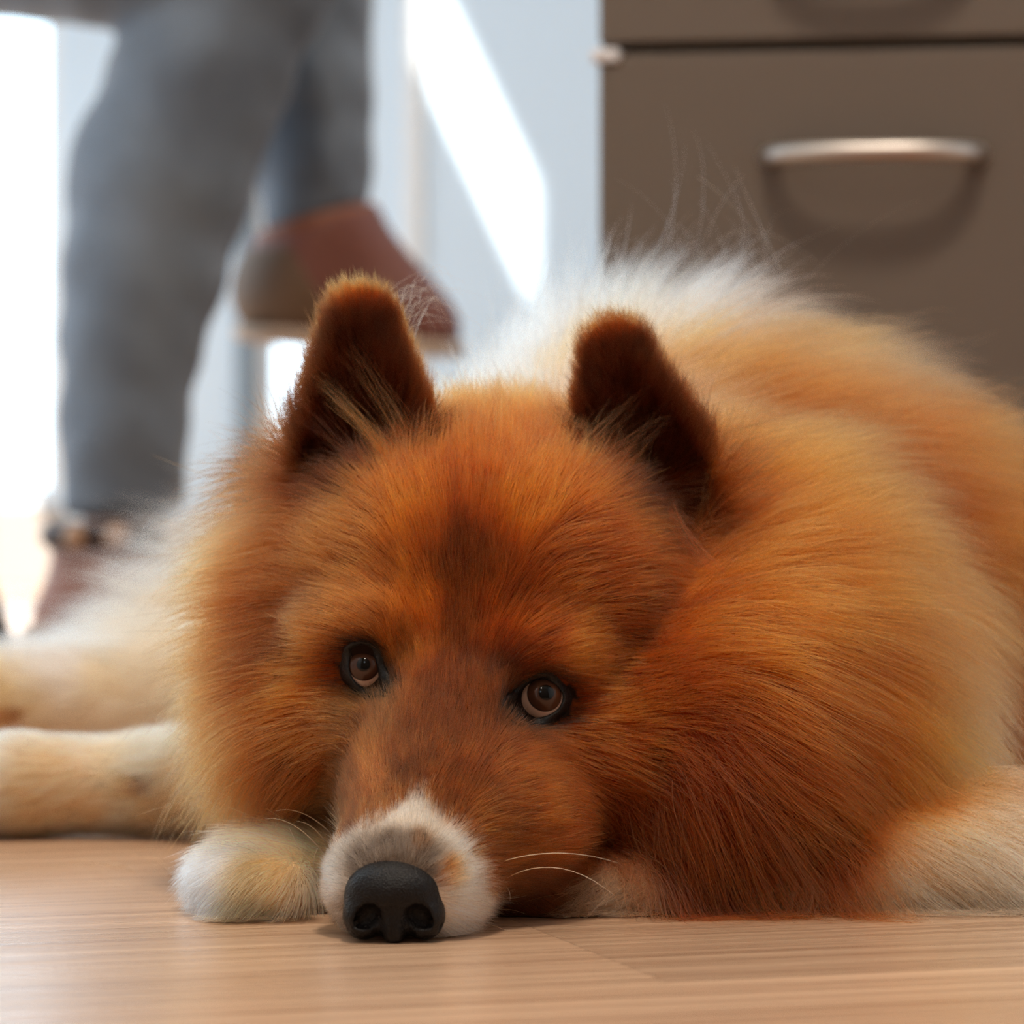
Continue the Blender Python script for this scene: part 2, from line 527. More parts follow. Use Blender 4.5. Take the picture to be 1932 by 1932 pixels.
# planted boot
def bootA(P):
    d = cone(P, A(222, 1010), A(215, 1130), 56, 58)
    d = smin(d, ell(P, A(190, 1185), (60, 48, 46)), 26)
    d = smin(d, cone(P, A(230, 1190), A(430, 1215), 46, 38), 26)
    d = np.maximum(d, 38 - P[..., 2])
    return np.maximum(d, P[..., 2] - A(0, 1003)[2])
ba = sdf_obj('boot', bootA, (-500, YA - 90, 20), (-150, YA + 90, 230), 5, m_boot, person)
ba['label'] = 'brown boot planted on the floor, dark collar with beige studs'
def soleA(P):
    d = cone(P * np.array([1, 1, .25], np.float32), A(150, 1200) * [1, 1, 0] + [0, 0, 5], A(430, 1200) * [1, 1, 0] + [0, 0, 5], 50, 42)
    return np.maximum(np.maximum(d, P[..., 2] - 50), 1 - P[..., 2])
sdf_obj('sole', lambda P: np.maximum(soleA(P), P[..., 2] - 38), (-520, YA - 90, -4), (-150, YA + 90, 60), 5, m_soled, ba)
sdf_obj('welt', lambda P: np.maximum(np.maximum(soleA(P) - 2, 38 - P[..., 2]), P[..., 2] - 48), (-520, YA - 90, 20), (-150, YA + 90, 60), 4, m_sole, ba)
def ring(name, c, rx, ry, r, m, parent, tilt=(0, 0)):
    pts = []
    for k in range(33):
        q = 2 * math.pi * k / 32
        x, y = rx * math.cos(q), ry * math.sin(q)
        pts.append(((c[0] + x) / 1000, (c[1] + y) / 1000, (c[2] + x * tilt[0] + y * tilt[1]) / 1000))
    return MB().tube(pts, [r / 1000] * 33, 10, cap=False).build(name, m, parent, smooth=True)
ring('collar', A(222, 1010), 56, 55, 12, m_dk, ba)
for q in (-117, -84, -38):
    c = A(222, 1012) + np.array([63 * math.cos(math.radians(q)), 62 * math.sin(math.radians(q)), 0])
    sdf_obj('stud', lambda P, c=c: ell(P, c, (12, 10, 12)), c - 16, c + 16, 2.5, m_stud, ba)
# lifted boot
def bootB(P):
    d = cone(P, B(602, 420), B(585, 500), 52, 52)
    d = smin(d, cone(P, B(620, 440), B(740, 560), 46, 38), 22)
    d = smin(d, ell(P, B(532, 548), (46, 44, 48)), 22)
    d = smin(d, cone(P, B(600, 570), B(800, 620), 40, 34), 26)
    n = np.array([.26, 0, -.97], np.float32)
    d = np.maximum(d, -((P - B(597, 418).astype(np.float32)) @ n))
    return np.maximum(d, (P - B(520, 618).astype(np.float32)) @ np.array([-.08, 0, -.99], np.float32))
bb = sdf_obj('boot', bootB, (-300, YB2 - 80, 240), (20, YB2 + 80, 460), 5, m_boot2, person)
bb['label'] = 'reddish brown boot on the lifted foot'
def soleB(P):
    q = (P - B(520, 618).astype(np.float32)) @ np.array([-.08, 0, -.99], np.float32)
    d = cone(P * np.array([1, 1, .25], np.float32), B(525, 620) * [1, 1, .25], B(800, 660) * [1, 1, .25], 42, 38)
    return np.maximum(np.maximum(d, q - 14), -q + .5)
sdf_obj('sole', soleB, (-300, YB2 - 80, 200), (40, YB2 + 80, 400), 4, m_sole, bb)
def counterB(P):
    d = bootB(P) - 1.6
    n2 = np.array([.86, 0, .50], np.float32)
    d = np.maximum(d, (P - B(610, 560).astype(np.float32)) @ n2)
    return np.maximum(d, P[..., 2] - B(0, 470)[2])
sdf_obj('heel_counter', counterB, (-300, YB2 - 80, 240), (20, YB2 + 80, 460), 5, mat('olive_brown_leather', (112, 84, 62), .6, var=.2, vscale=14), bb)
ring('collar', B(597, 424), 52, 50, 6, m_boot, bb, tilt=(.27, 0))

# dark tapered furniture foot at the left frame edge
m_blk = mat('black_green_metal', (20, 26, 22), .5)
cf = S(-22, 1215, 1500) / 1000
ch = empty('chair_leg', (cf[0], cf[1], 0))
cfm = MB().tube([(-.03, 0, 0), (.004, 0, .0), ], [.012, .012], 10)
cfm = MB().tube([(.012, 0, .0), (-.02, 0, .10), (-.09, 0, .30)], [.022, .020, .018], 14)
bpy.data.objects.remove(ch)
o_ = cfm.build('chair_leg', m_blk, smooth=True); o_.location = (cf[0], cf[1], 0)
tag(o_, 'dark slanted chair leg at the left edge behind the dog', 'chair leg')

DENS, WID = 1.0, 1.15

# ------------------------------------------------------------------ the dog
def SP(x, y, Y): return S(x, y, Y).astype(np.float32)
EYES = [dict(c=(691, 1262), iris=(686, 1254), rad=6.0,
             inn=[(657, 1256), (662, 1236), (676, 1225), (693, 1225), (706, 1236), (713, 1256), (716, 1278), (712, 1297), (698, 1302), (680, 1296), (664, 1280)],
             out=[(644, 1256), (650, 1228), (668, 1214), (694, 1213), (716, 1228), (728, 1258), (738, 1290), (733, 1311), (706, 1314), (676, 1308), (652, 1285)]),
        dict(c=(1018, 1319), iris=(1031, 1306), rad=7.0,
             inn=[(974, 1324), (985, 1300), (1006, 1284), (1030, 1281), (1051, 1293), (1063, 1312), (1057, 1335), (1038, 1350), (1012, 1356), (989, 1349), (978, 1338)],
             out=[(945, 1332), (975, 1298), (1003, 1275), (1034, 1271), (1062, 1288), (1082, 1313), (1070, 1343), (1045, 1363), (1012, 1371), (978, 1367), (954, 1350)])]
floor_z = 0.0

EARS = [dict(b=SP(678, 880, 88), t=SP(682, 620, 90), rb=38, rt=17, yaw=-.25),
        dict(b=SP(1225, 930, 100), t=SP(1166, 675, 98), rb=39, rt=15.5, yaw=.15)]
for e in EARS:
    a = e['t'] - e['b']; e['h'] = np.linalg.norm(a); up = a / e['h']
    nrm = np.array([math.sin(e['yaw']), -math.cos(e['yaw']), 0.12]); nrm -= up * (nrm @ up); nrm /= np.linalg.norm(nrm)
    e['R'] = np.array([np.cross(up, nrm), nrm, up], np.float32)     # rows: side, front, up
def ear_fn(P, e):
    q = (P - e['b']) @ e['R'].T
    h = e['h']
    # a bent leaf: wide base, round tip, concave in front
    q = q.copy(); side = q[..., 0].copy()
    q[..., 1] = q[..., 1] + side * side * .010
    o = q * np.array([1, 2.6, 1], np.float32)
    d = cone(o, (0, 0, -6), (0, 0, h), e['rb'], e['rt'])
    i = (q - np.array([0, 9, 0], np.float32)) * np.array([1, 1.7, 1], np.float32)
    di = cone(i, (0, 0, 2), (0, 0, h - 8), e['rb'] * .70, e['rt'] * .50)
    return np.maximum(d * .5, -di * .6)

def dog_fn(P, ears=True):
    P = np.asarray(P, np.float32)
    # head
    d = cone(P, SP(766, 1648, -36), SP(856, 1400, 20), 25.5, 34)
    d = smin(d, ell(P, SP(768, 1665, -36), (29, 30, 22)), 10)             # lips
    d = smin(d, ell(P, SP(885, 1535, 14), (42, 46, 32)), 16)              # jaw
    d = smin(d, ell(P, SP(905, 1130, 92), (80, 76, 70)), 18)              # skull
    d = smin(d, ell(P, SP(862, 1240, 52), (32, 40, 34)), 16)
    d = smin(d, ell(P, SP(950, 950, 128), (58, 56, 38)), 20)              # crown
    d = smin(d, ell(P, SP(700, 1180, 34), (24, 22, 15)), 12)              # brows
    d = smin(d, ell(P, SP(1000, 1222, 34), (26, 22, 15)), 12)
    d = smin(d, ell(P, SP(640, 1380, 58), (34, 42, 34)), 20)              # cheeks
    d = smin(d, ell(P, SP(1120, 1410, 62), (48, 42, 34)), 20)
    d = smin(d, ell(P, SP(605, 1310, 115), (38, 60, 54)), 30)             # left ruff
    d = smin(d, ell(P, SP(655, 1060, 140), (34, 50, 44)), 30)
    # eye sockets
    for ex, ey, eY in ((690, 1262, 2), (1016, 1320, 6)):
        s = -ell(P, SP(ex, ey, eY), (13.5, 12, 12.5))
        d = -smin(-d, -s, 6)
    # neck, mane, chest
    b = ell(P, SP(1010, 1130, 220), (92, 100, 78))
    b = smin(b, ell(P, SP(1345, 1450, 84), (60, 74, 76)), 30)
    b = smin(b, ell(P, SP(1330, 1190, 190), (84, 86, 84)), 40)
    b = smin(b, ell(P, SP(1510, 1370, 150), (62, 88, 84)), 40)
    b = smin(b, ell(P, SP(890, 1330, 190), (92, 90, 62)), 40)
    b = smin(b, ell(P, SP(1240, 930, 330), (88, 120, 80)), 40)
    b = smin(b, ell(P, SP(1490, 1090, 370), (118, 140, 104)), 50)
    b = smin(b, ell(P, SP(1740, 1240, 480), (118, 180, 88)), 50)
    b = smin(b, ell(P, (300, 740, 80), (120, 140, 84)), 50)               # haunch
    b = smin(b, ell(P, (120, 640, 78), (120, 110, 78)), 40)
    # right elbow, folded foreleg with its paw beside the muzzle
    b = smin(b, ell(P, SP(1800, 1630, 75), (66, 52, 32)), 30)
    leg = cone(P, SP(1700, 1660, 44), SP(1040, 1700, 24), 24, 16)
    leg = smin(leg, cone(P, SP(1040, 1700, 24), SP(560, 1650, 42), 16, 18), 8)
    leg = smin(leg, ell(P, SP(512, 1645, 38), (26, 26, 17)), 8)
    for tx, ty, tY, r in ((424, 1652, 36, 11), (430, 1664, 18, 11.5), (462, 1674, 4, 12), (520, 1674, 4, 11.5)):
        leg = smin(leg, ell(P, SP(tx, ty, tY), (r * 1.15, r, r * .98)), 3.5)
    b = smin(b, leg, 8)
    # left foreleg stretched out to the left
    fl_ = cone(P, SP(640, 1440, 270), SP(300, 1476, 320), 30, 21)
    fl_ = smin(fl_, cone(P, SP(300, 1476, 320), SP(40, 1482, 318), 21, 21.5), 10)
    fl_ = smin(fl_, cone(P, SP(40, 1482, 318), SP(-230, 1492, 300), 21.5, 17), 10)
    fl_ = smin(fl_, ell(P, SP(-330, 1500, 290), (36, 24, 18)), 10)
    b = smin(b, fl_, 14)
    # hind leg and tail to the left behind it
    hl = cone(P, (90, 640, 60), SP(300, 1320, 660), 52, 38)
    hl = smin(hl, cone(P, SP(300, 1320, 660), SP(-60, 1325, 640), 33, 28), 14)
    hl = smin(hl, cone(P, SP(-60, 1325, 640), SP(-420, 1350, 600), 28, 20), 12)
    hl = smin(hl, ell(P, SP(-520, 1385, 590), (45, 26, 20)), 10)
    b = smin(b, hl, 16)
    tl = cone(P, (120, 760, 100), SP(430, 1140, 740), 40, 34)
    tl = smin(tl, cone(P, SP(430, 1140, 740), SP(160, 1235, 700), 30, 12), 16)
    b = smin(b, tl, 16)
    d = smin(d, b, 14)
    if ears:
        for e in EARS:
            d = smin(d, ear_fn(P, e), 5)
    return np.maximum(d, 0.6 - P[..., 2])       # flattened where it lies on the floor

def seq(*segs):
    out = []
    for a, b, s in segs: out += list(np.arange(a, b, s))
    return np.array(out)
gx = seq((-560, -140, 8), (-140, 150, 2.4), (150, 500, 7)); gy = seq((-84, 190, 2.4), (190, 960, 8)); gz = seq((-5, 232, 2.4), (232, 330, 7))
dv, df = surface_nets(dog_fn, gx, gy, gz)

def coat_noise(P, f, seed, n=4):
    r = np.random.default_rng(seed); o = 0
    for k in range(n):
        d_ = r.normal(size=3); d_ /= np.linalg.norm(d_)
        o = o + np.sin((P @ d_) * f * (0.7 + .6 * r.random()) + r.random() * 6.28 + 1.3 * np.sin((P @ np.roll(d_, 1)) * f * .6 + k))
    return o / n

# ---- coat guides: pixel, depth, direction (x right, y away, z up), length mm, lift deg, colour at tip
W_ = (252, 238, 226); C_ = (246, 214, 176); T_ = (208, 120, 64); O_ = (196, 104, 34); R_ = (158, 74, 20); DR = (122, 64, 26)
DK = (58, 28, 14); MB_ = (150, 92, 48); MK = (120, 100, 84); TL = (196, 106, 44)
G = [
 # muzzle
 (742, 1570, -52, 0, .6, 1, 4, 16, MB_), (720, 1530, -35, -.1, .6, 1, 5, 16, MB_), (800, 1540, -35, .1, .6, 1, 5, 16, MB_),
 (632, 1640, -40, -.5, .8, .1, 6, 18, MB_), (625, 1700, -36, -.5, .8, -.2, 6, 18, MB_), (655, 1590, -42, -.4, .7, .5, 5, 16, MB_),
 (850, 1600, -40, .6, .6, .5, 6, 18, MB_), (885, 1650, -36, .7, .7, 0, 7, 18, MB_), (900, 1710, -30, .8, .5, -.3, 8, 20, MB_),
 (680, 1765, -46, -.3, .4, -.6, 5, 15, MB_), (860, 1760, -40, .6, .4, -.5, 7, 18, MB_), (650, 1740, -40, -.4, .5, -.4, 5, 16, MB_),
 (760, 1450, -10, 0, .5, 1, 6, 14, (124, 72, 36)), (700, 1480, -18, -.4, .5, .8, 6, 14, (168, 100, 56)), (850, 1470, -15, .4, .4, .8, 7, 15, (150, 80, 32)),
 (640, 1460, -2, -.7, .5, .5, 7, 16, (206, 140, 84)), (615, 1540, -12, -.6, .7, .3, 7, 16, (160, 106, 70)),
 (940, 1560, -10, .9, .3, .1, 8, 18, (150, 84, 34)), (980, 1680, -5, .9, .3, -.3, 10, 20, (110, 62, 32)), (1000, 1480, 14, .9, .2, .2, 10, 18, (176, 94, 34)),
 (840, 1380, 8, .1, .3, 1, 7, 14, (128, 68, 28)), (700, 1370, 12, -.4, .3, .6, 7, 15, (160, 96, 50)), (640, 1370, 22, -.8, .4, 0, 9, 16, (206, 136, 74)),
 # brow and forehead
 (855, 1290, 16, 0, .2, 1, 7, 14, DR), (870, 1180, 24, 0, .2, 1, 8, 16, DR), (880, 1060, 34, 0, .3, 1, 10, 18, DR),
 (800, 1160, 24, -.35, .2, 1, 8, 16, O_), (940, 1180, 26, .4, .2, 1, 9, 16, R_), (760, 1200, 18, -.3, .1, .9, 7, 18, (186, 110, 50)),
 (690, 1175, 20, -.9, .2, .35, 8, 18, (176, 104, 52)), (1010, 1210, 26, .75, .2, .35, 9, 18, R_), (1080, 1240, 36, 1, .3, .1, 11, 18, O_),
 (790, 960, 60, -.3, .5, 1, 13, 20, O_), (880, 930, 70, 0, .5, 1, 12, 20, (170, 84, 26)), (980, 950, 70, .3, .5, 1, 13, 20, O_), (880, 850, 100, 0, .5, 1, 18, 24, TL), (960, 760, 140, 0, .6, 1, 24, 28, T_),
 (660, 1020, 70, -.9, .4, .35, 16, 20, (180, 110, 58)), (1100, 1040, 76, .9, .4, .25, 16, 20, R_), (1180, 1150, 76, 1, .3, 0, 18, 20, R_),
 # cheeks
 (600, 1180, 60, -1, .3, .1, 16, 20, (176, 108, 58)), (590, 1290, 50, -1, .2, -.15, 17, 20, O_), (600, 1400, 44, -.9, .2, -.5, 18, 20, (190, 116, 56)),
 (500, 1240, 90, -1, .2, -.25, 32, 24, (138, 72, 30)), (500, 1110, 110, -1, .1, -.15, 36, 24, (150, 82, 38)), (480, 1400, 100, -.8, .1, -.7, 42, 24, (170, 92, 40)), (540, 1480, 90, -.6, 0, -.9, 36, 22, DR),
 (420, 1100, 150, -1, .1, -.2, 42, 26, T_), (400, 1300, 140, -.85, 0, -.6, 44, 26, (214, 132, 80)), (420, 1450, 140, -.6, -.1, -.8, 48, 28, (190, 116, 60)),
 (500, 950, 140, -1, .2, .05, 46, 30, (140, 78, 38)), (540, 840, 130, -1, .2, .2, 34, 30, DK), (500, 1050, 130, -1, .2, -.1, 40, 26, (200, 120, 68)),
 (1120, 1320, 50, 1, .2, -.05, 16, 18, O_), (1160, 1440, 52, .95, .1, -.35, 22, 20, R_), (1080, 1560, 34, .95, .1, -.2, 14, 18, R_), (1220, 1280, 66, 1, .2, -.2, 24, 20, R_),
 # right ruff and mane; shading of the lower ruff put into darker tips
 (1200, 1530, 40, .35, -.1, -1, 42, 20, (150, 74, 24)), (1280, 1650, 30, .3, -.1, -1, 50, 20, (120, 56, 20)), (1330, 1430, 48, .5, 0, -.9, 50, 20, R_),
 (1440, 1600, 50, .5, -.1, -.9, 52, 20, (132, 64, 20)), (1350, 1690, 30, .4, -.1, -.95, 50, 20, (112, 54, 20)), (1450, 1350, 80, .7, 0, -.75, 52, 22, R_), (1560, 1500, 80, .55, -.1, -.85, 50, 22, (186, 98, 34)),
 (1330, 1230, 100, .9, .1, -.4, 40, 22, O_), (1400, 1120, 130, .9, .2, -.3, 45, 24, O_), (1380, 960, 150, .85, .3, 0, 42, 26, (190, 106, 40)),
 (1560, 1150, 180, .85, .1, -.5, 55, 24, TL), (1620, 1350, 150, .7, 0, -.75, 55, 24, O_), (1700, 1450, 130, .7, 0, -.75, 50, 26, (200, 128, 72)),
 (1500, 900, 230, .9, .3, -.1, 55, 24, (208, 132, 68)), (1420, 740, 270, .85, .5, .1, 55, 24, T_), (1700, 850, 330, .9, .4, -.2, 55, 22, T_),
 (1750, 1050, 300, .85, .3, -.45, 58, 22, TL), (1850, 1250, 300, .8, .2, -.6, 55, 22, (188, 112, 54)), (1900, 950, 400, .9, .4, -.35, 55, 22, (206, 124, 60)),
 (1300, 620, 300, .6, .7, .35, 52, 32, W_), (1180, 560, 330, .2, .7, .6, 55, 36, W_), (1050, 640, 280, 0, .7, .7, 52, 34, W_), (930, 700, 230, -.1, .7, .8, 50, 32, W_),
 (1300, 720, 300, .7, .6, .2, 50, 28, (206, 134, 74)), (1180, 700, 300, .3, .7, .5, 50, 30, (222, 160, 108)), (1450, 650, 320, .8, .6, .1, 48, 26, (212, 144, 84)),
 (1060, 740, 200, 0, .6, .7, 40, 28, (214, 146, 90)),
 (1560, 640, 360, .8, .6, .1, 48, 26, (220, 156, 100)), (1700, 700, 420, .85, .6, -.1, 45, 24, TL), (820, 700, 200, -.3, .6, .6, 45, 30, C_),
 (1960, 1100, 500, .9, .3, -.4, 50, 22, T_), (2100, 1100, 650, .8, .6, -.3, 45, 22, T_), (1700, 900, 760, .2, .9, .1, 45, 22, T_),
 # elbow, chest, forelegs
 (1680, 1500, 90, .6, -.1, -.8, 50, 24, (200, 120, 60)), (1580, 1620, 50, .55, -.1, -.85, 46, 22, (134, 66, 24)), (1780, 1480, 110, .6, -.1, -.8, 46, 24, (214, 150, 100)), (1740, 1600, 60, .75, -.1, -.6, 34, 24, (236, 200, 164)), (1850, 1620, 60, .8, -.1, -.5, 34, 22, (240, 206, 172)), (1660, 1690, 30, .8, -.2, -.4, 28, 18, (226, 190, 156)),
 (1920, 1500, 120, .8, 0, -.6, 36, 24, (194, 138, 96)), (1200, 1710, 40, -.95, 0, -.2, 16, 14, (200, 164, 134)), (1500, 1710, 40, -.9, 0, -.3, 18, 16, (226, 190, 156)),
 (560, 1490, 70, -.5, 0, -.9, 30, 22, DR), (600, 1440, 50, -.6, 0, -.8, 22, 22, R_), (520, 1540, 110, -.5, 0, -.9, 30, 22, DR),
 (560, 1590, 30, -.85, -.2, .1, 13, 20, (252, 208, 152)), (480, 1590, 26, -.85, -.3, -.1, 13, 20, (252, 208, 152)), (500, 1670, 10, -.6, -.4, -.6, 13, 22, (240, 196, 138)),
 (400, 1620, 24, -.8, -.3, -.4, 10, 20, W_), (380, 1660, 20, -.7, -.2, -.7, 9, 20, W_), (570, 1690, 14, -.4, -.3, -.8, 14, 22, (226, 190, 146)),
 (250, 1420, 300, -1, 0, 0, 11, 14, (255, 224, 178)), (100, 1500, 300, -1, 0, -.2, 12, 14, (250, 204, 150)), (-100, 1480, 300, -1, 0, -.1, 11, 14, W_),
 (350, 1500, 290, -.9, 0, -.4, 16, 16, (216, 168, 120)),
 # hind leg, tail
 (200, 1260, 620, -1, 0, 0, 14, 14, (255, 226, 184)), (0, 1300, 610, -1, 0, -.1, 14, 14, (248, 214, 160)), (-300, 1320, 590, -1, 0, -.1, 13, 14, W_),
 (430, 1130, 700, -.8, 0, .35, 52, 30, (250, 226, 196)), (250, 1200, 700, -.9, 0, .15, 50, 24, (252, 230, 200)), (130, 1240, 690, -1, 0, -.05, 34, 18, W_),
 (500, 1020, 600, -.5, .2, .8, 50, 30, C_),
]

def march(px_, py_, start=-120, end=420, fallback=None):
    """depth (mm) where the sight line of a pixel meets the skin"""
    ys = np.arange(start, end, .5)
    P_ = np.stack([(px_ - 966) * (D + ys) / F, ys, CH - (py_ - HZ) * (D + ys) / F], 1).astype(np.float32)
    v = dog_fn(P_)
    i = np.argmax(v < 0)
    return ys[i] if (v < 0).any() else (fallback if fallback is not None else -20.0)
gY = []
for g in G:
    y_ = march(g[0], g[1], -120, 900, g[2])
    gY.append(y_ if abs(y_ - g[2]) < 110 else g[2])
gp = np.array([S(g[0], g[1], y_) for g, y_ in zip(G, gY)]); gd = np.array([g[3:6] for g in G], float); gd /= np.linalg.norm(gd, axis=1)[:, None]
gl = np.array([g[6] for g in G], float); ga = np.radians([g[7] for g in G]); gc = lin([g[8] for g in G])

def in_poly(x, y, poly, grow=1.0):
    c = np.mean(poly, 0); poly = [(c[0] + (a - c[0]) * grow, c[1] + (b - c[1]) * grow) for a, b in poly]
    ins = np.zeros(len(x), bool); j = len(poly) - 1
    for i in range(len(poly)):
        xi, yi = poly[i]; xj, yj = poly[j]
        ins ^= ((yi > y) != (yj > y)) & (x < (xj - xi) * (y - yi) / (yj - yi + 1e-9) + xi)
        j = i
    return ins
def smooth01(x): x = np.clip(x, 0, 1); return x * x * (3 - 2 * x)

def coat(P, N):
    """direction, length, lift, colour, region for roots P with normals N (mm)"""
    n = len(P); out_d = np.empty((n, 3)); out_s = np.empty((n, 5))
    att = np.concatenate([np.log(gl)[:, None], ga[:, None], gc], 1)
    for i in range(0, n, 20000):
        p = P[i:i + 20000]
        d2 = ((p[:, None, :] - gp[None]) ** 2).sum(-1) + 4.0
        wt = 1 / d2 ** 2.4
        wt /= wt.sum(1, keepdims=True)
        out_d[i:i + 20000] = wt @ gd; out_s[i:i + 20000] = wt @ att
    L = np.exp(out_s[:, 0]); A_ = out_s[:, 1]; C = out_s[:, 2:5].copy()
    region = np.zeros(n, int)          # 0 coat 1 face 2 ears 3 paws/legs 4 tail
    px = P[:, 0] / (D + P[:, 1]) * F + 966; py = HZ + (CH - P[:, 2]) / (D + P[:, 1]) * F
    # face region
    face = (P[:, 1] < 125) & (px > 560) & (px < 1200) & (py > 840) & (((px - 890) / 320) ** 2 + ((py - 1320) / 470) ** 2 < 1)
    region[face] = 1
    leg = ((px < 640) & (py > 1555) & (P[:, 1] < 110)) | ((P[:, 1] > 230) & (px < 420) & (P[:, 2] < 62) & (P[:, 1] < 500)) | ((P[:, 1] > 120 + 380) & (px < 480) & (P[:, 2] < 75))
    region[leg] = 3
    region[(P[:, 1] > 560) & (px < 620) & (py < 1225) & ~leg] = 4
    # markings
    def blend(mask, c):
        nonlocal C
        m_ = np.clip(mask, 0, 1)[:, None]; C = C * (1 - m_) + lin(c)[None] * m_
    def spot(x, y, rx, ry, soft=.5):
        return smooth01((1 + soft - np.sqrt(((px - x) / rx) ** 2 + ((py - y) / ry) ** 2)) / soft)
    front = P[:, 1] < 140
    j = coat_noise(P, .35, 3); rj = np.random.default_rng(5)
    # white muzzle tip with a point running up the bridge
    jx, jy = px + 7 * j + rj.normal(size=n) * 6, py + 9 * j + rj.normal(size=n) * 6
    blend(1.0 * in_poly(jx, jy, [(590, 1800), (602, 1640), (620, 1592), (690, 1560), (735, 1535), (772, 1502), (800, 1496), (815, 1530), (850, 1560),
                                 (885, 1592), (905, 1640), (920, 1700), (916, 1770), (860, 1810)]) * (P[:, 1] < 10), (244, 224, 204))
    blend(.92 * spot(745, 1622, 74, 46, .9) * (P[:, 1] < -28), (92, 74, 62))
    blend(.5 * spot(845, 1405, 90, 90, .9) * front * (P[:, 1] < 60), (92, 52, 26))
    blend(.9 * spot(792, 1590, 12, 16, .9) * (P[:, 1] < -20), (96, 66, 44))
    blend(.85 * spot(845, 1648, 16, 24, .7) * (P[:, 1] < -20), (176, 106, 50))
    blend(.7 * spot(665, 1755, 30, 26, .8) * (P[:, 1] < -20), (96, 88, 84))
    # dark rims round the eyes and the tear marks
    for e in EYES:
        blend(.55 * in_poly(px + rj.normal(size=n) * 5, py + rj.normal(size=n) * 5, e['out'], 1.42) * front, (70, 38, 20))
        blend(.96 * in_poly(px + rj.normal(size=n) * 3, py + rj.normal(size=n) * 3, e['out'], 1.13) * front, (22, 15, 12))
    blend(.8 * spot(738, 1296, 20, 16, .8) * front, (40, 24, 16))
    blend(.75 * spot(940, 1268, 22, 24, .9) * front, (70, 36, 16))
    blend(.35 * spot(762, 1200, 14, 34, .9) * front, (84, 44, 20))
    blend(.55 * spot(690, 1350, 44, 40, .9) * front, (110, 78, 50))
    blend(.45 * smooth01((40 - np.abs(px - 868)) / 36) * smooth01((py - 930) / 60) * smooth01((1420 - py) / 100) * front, (112, 56, 20))
    blend(.65 * spot(655, 1490, 20, 62, .8) * front, (92, 58, 38))
    blend(.8 * spot(655, 1740, 34, 40, .8) * (P[:, 1] < -20), (110, 98, 92))
    blend(.7 * spot(1245, 1420, 14, 26, .9) * (P[:, 1] < 110), (70, 34, 14))
    # brown carpal pad spot and an orange spot on the legs
    blend(.85 * spot(272, 1482, 18, 16, .8) * (P[:, 1] > 200) * (P[:, 1] < 400), (120, 70, 40))
    blend(.8 * spot(20, 1352, 24, 14, .8) * (P[:, 1] > 500), (190, 120, 60))
    # ears
    for k, e in enumerate(EARS):
        q = (P - e['b']) @ e['R'].T
        t = q[:, 2] / e['h']; rr = e['rb'] + (e['rt'] - e['rb']) * np.clip(t, 0, 1)
        de = np.maximum(np.abs(q[:, 0]) - rr, 0) + np.maximum(np.abs(q[:, 1]) - 16, 0) + np.maximum(-q[:, 2] - 2, 0) + np.maximum(q[:, 2] - e['h'] - 16, 0)
        # an upper limit between the ear and the head
        isin = (de < 3.0) & (P[:, 1] > 60)
        region[isin & (t > .08)] = 2
        R = e['R']
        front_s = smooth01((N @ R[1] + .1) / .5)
        edge = smooth01((np.hypot(q[:, 0] / (rr + 1), np.maximum(q[:, 2] - e['h'], 0) / (rr + 1)) - .74) / .26)
        up = R[2]; side = R[0] * np.clip(q[:, 0] / rr * 1.4, -1, 1)[:, None]
        dirf = up[None] * .75 + side * .5 + R[1][None] * .35
        dirb = up[None] * .9 + side * .25
        dd = dirf * front_s[:, None] + dirb * (1 - front_s[:, None])
        m_ = (isin * smooth01((t + .02) / .15))[:, None]
        out_d[:] = out_d * (1 - m_) + dd * m_
        ln = (9 + 9 * (1 - np.clip(t, 0, 1))) * (1 - .35 * edge)
        L[:] = L * (1 - m_[:, 0]) + ln * m_[:, 0]
        A_[:] = A_ * (1 - m_[:, 0]) + math.radians(26) * m_[:, 0]
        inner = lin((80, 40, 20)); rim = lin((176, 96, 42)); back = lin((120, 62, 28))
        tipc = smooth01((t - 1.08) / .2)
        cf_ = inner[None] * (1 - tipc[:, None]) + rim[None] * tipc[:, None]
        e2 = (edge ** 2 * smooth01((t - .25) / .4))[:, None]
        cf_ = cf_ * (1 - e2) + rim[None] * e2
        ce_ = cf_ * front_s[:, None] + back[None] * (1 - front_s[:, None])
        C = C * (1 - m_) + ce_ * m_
        # colour darkened round the foot of the ear
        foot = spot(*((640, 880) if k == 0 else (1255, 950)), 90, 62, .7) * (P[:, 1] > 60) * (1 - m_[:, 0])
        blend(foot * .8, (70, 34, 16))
    C = np.clip(C, 0, 1); lum = C @ np.array([.3, .6, .1])
    sat = 1 - C.min(1) / (C.max(1) + 1e-6)
    k_ = ((1 - smooth01((lum - .28) / .4)) * smooth01((sat - .72) / .2))[:, None]
    C = C * (1 - k_ * np.array([.32, .47, .64]))
    return out_d, L, A_, C, region

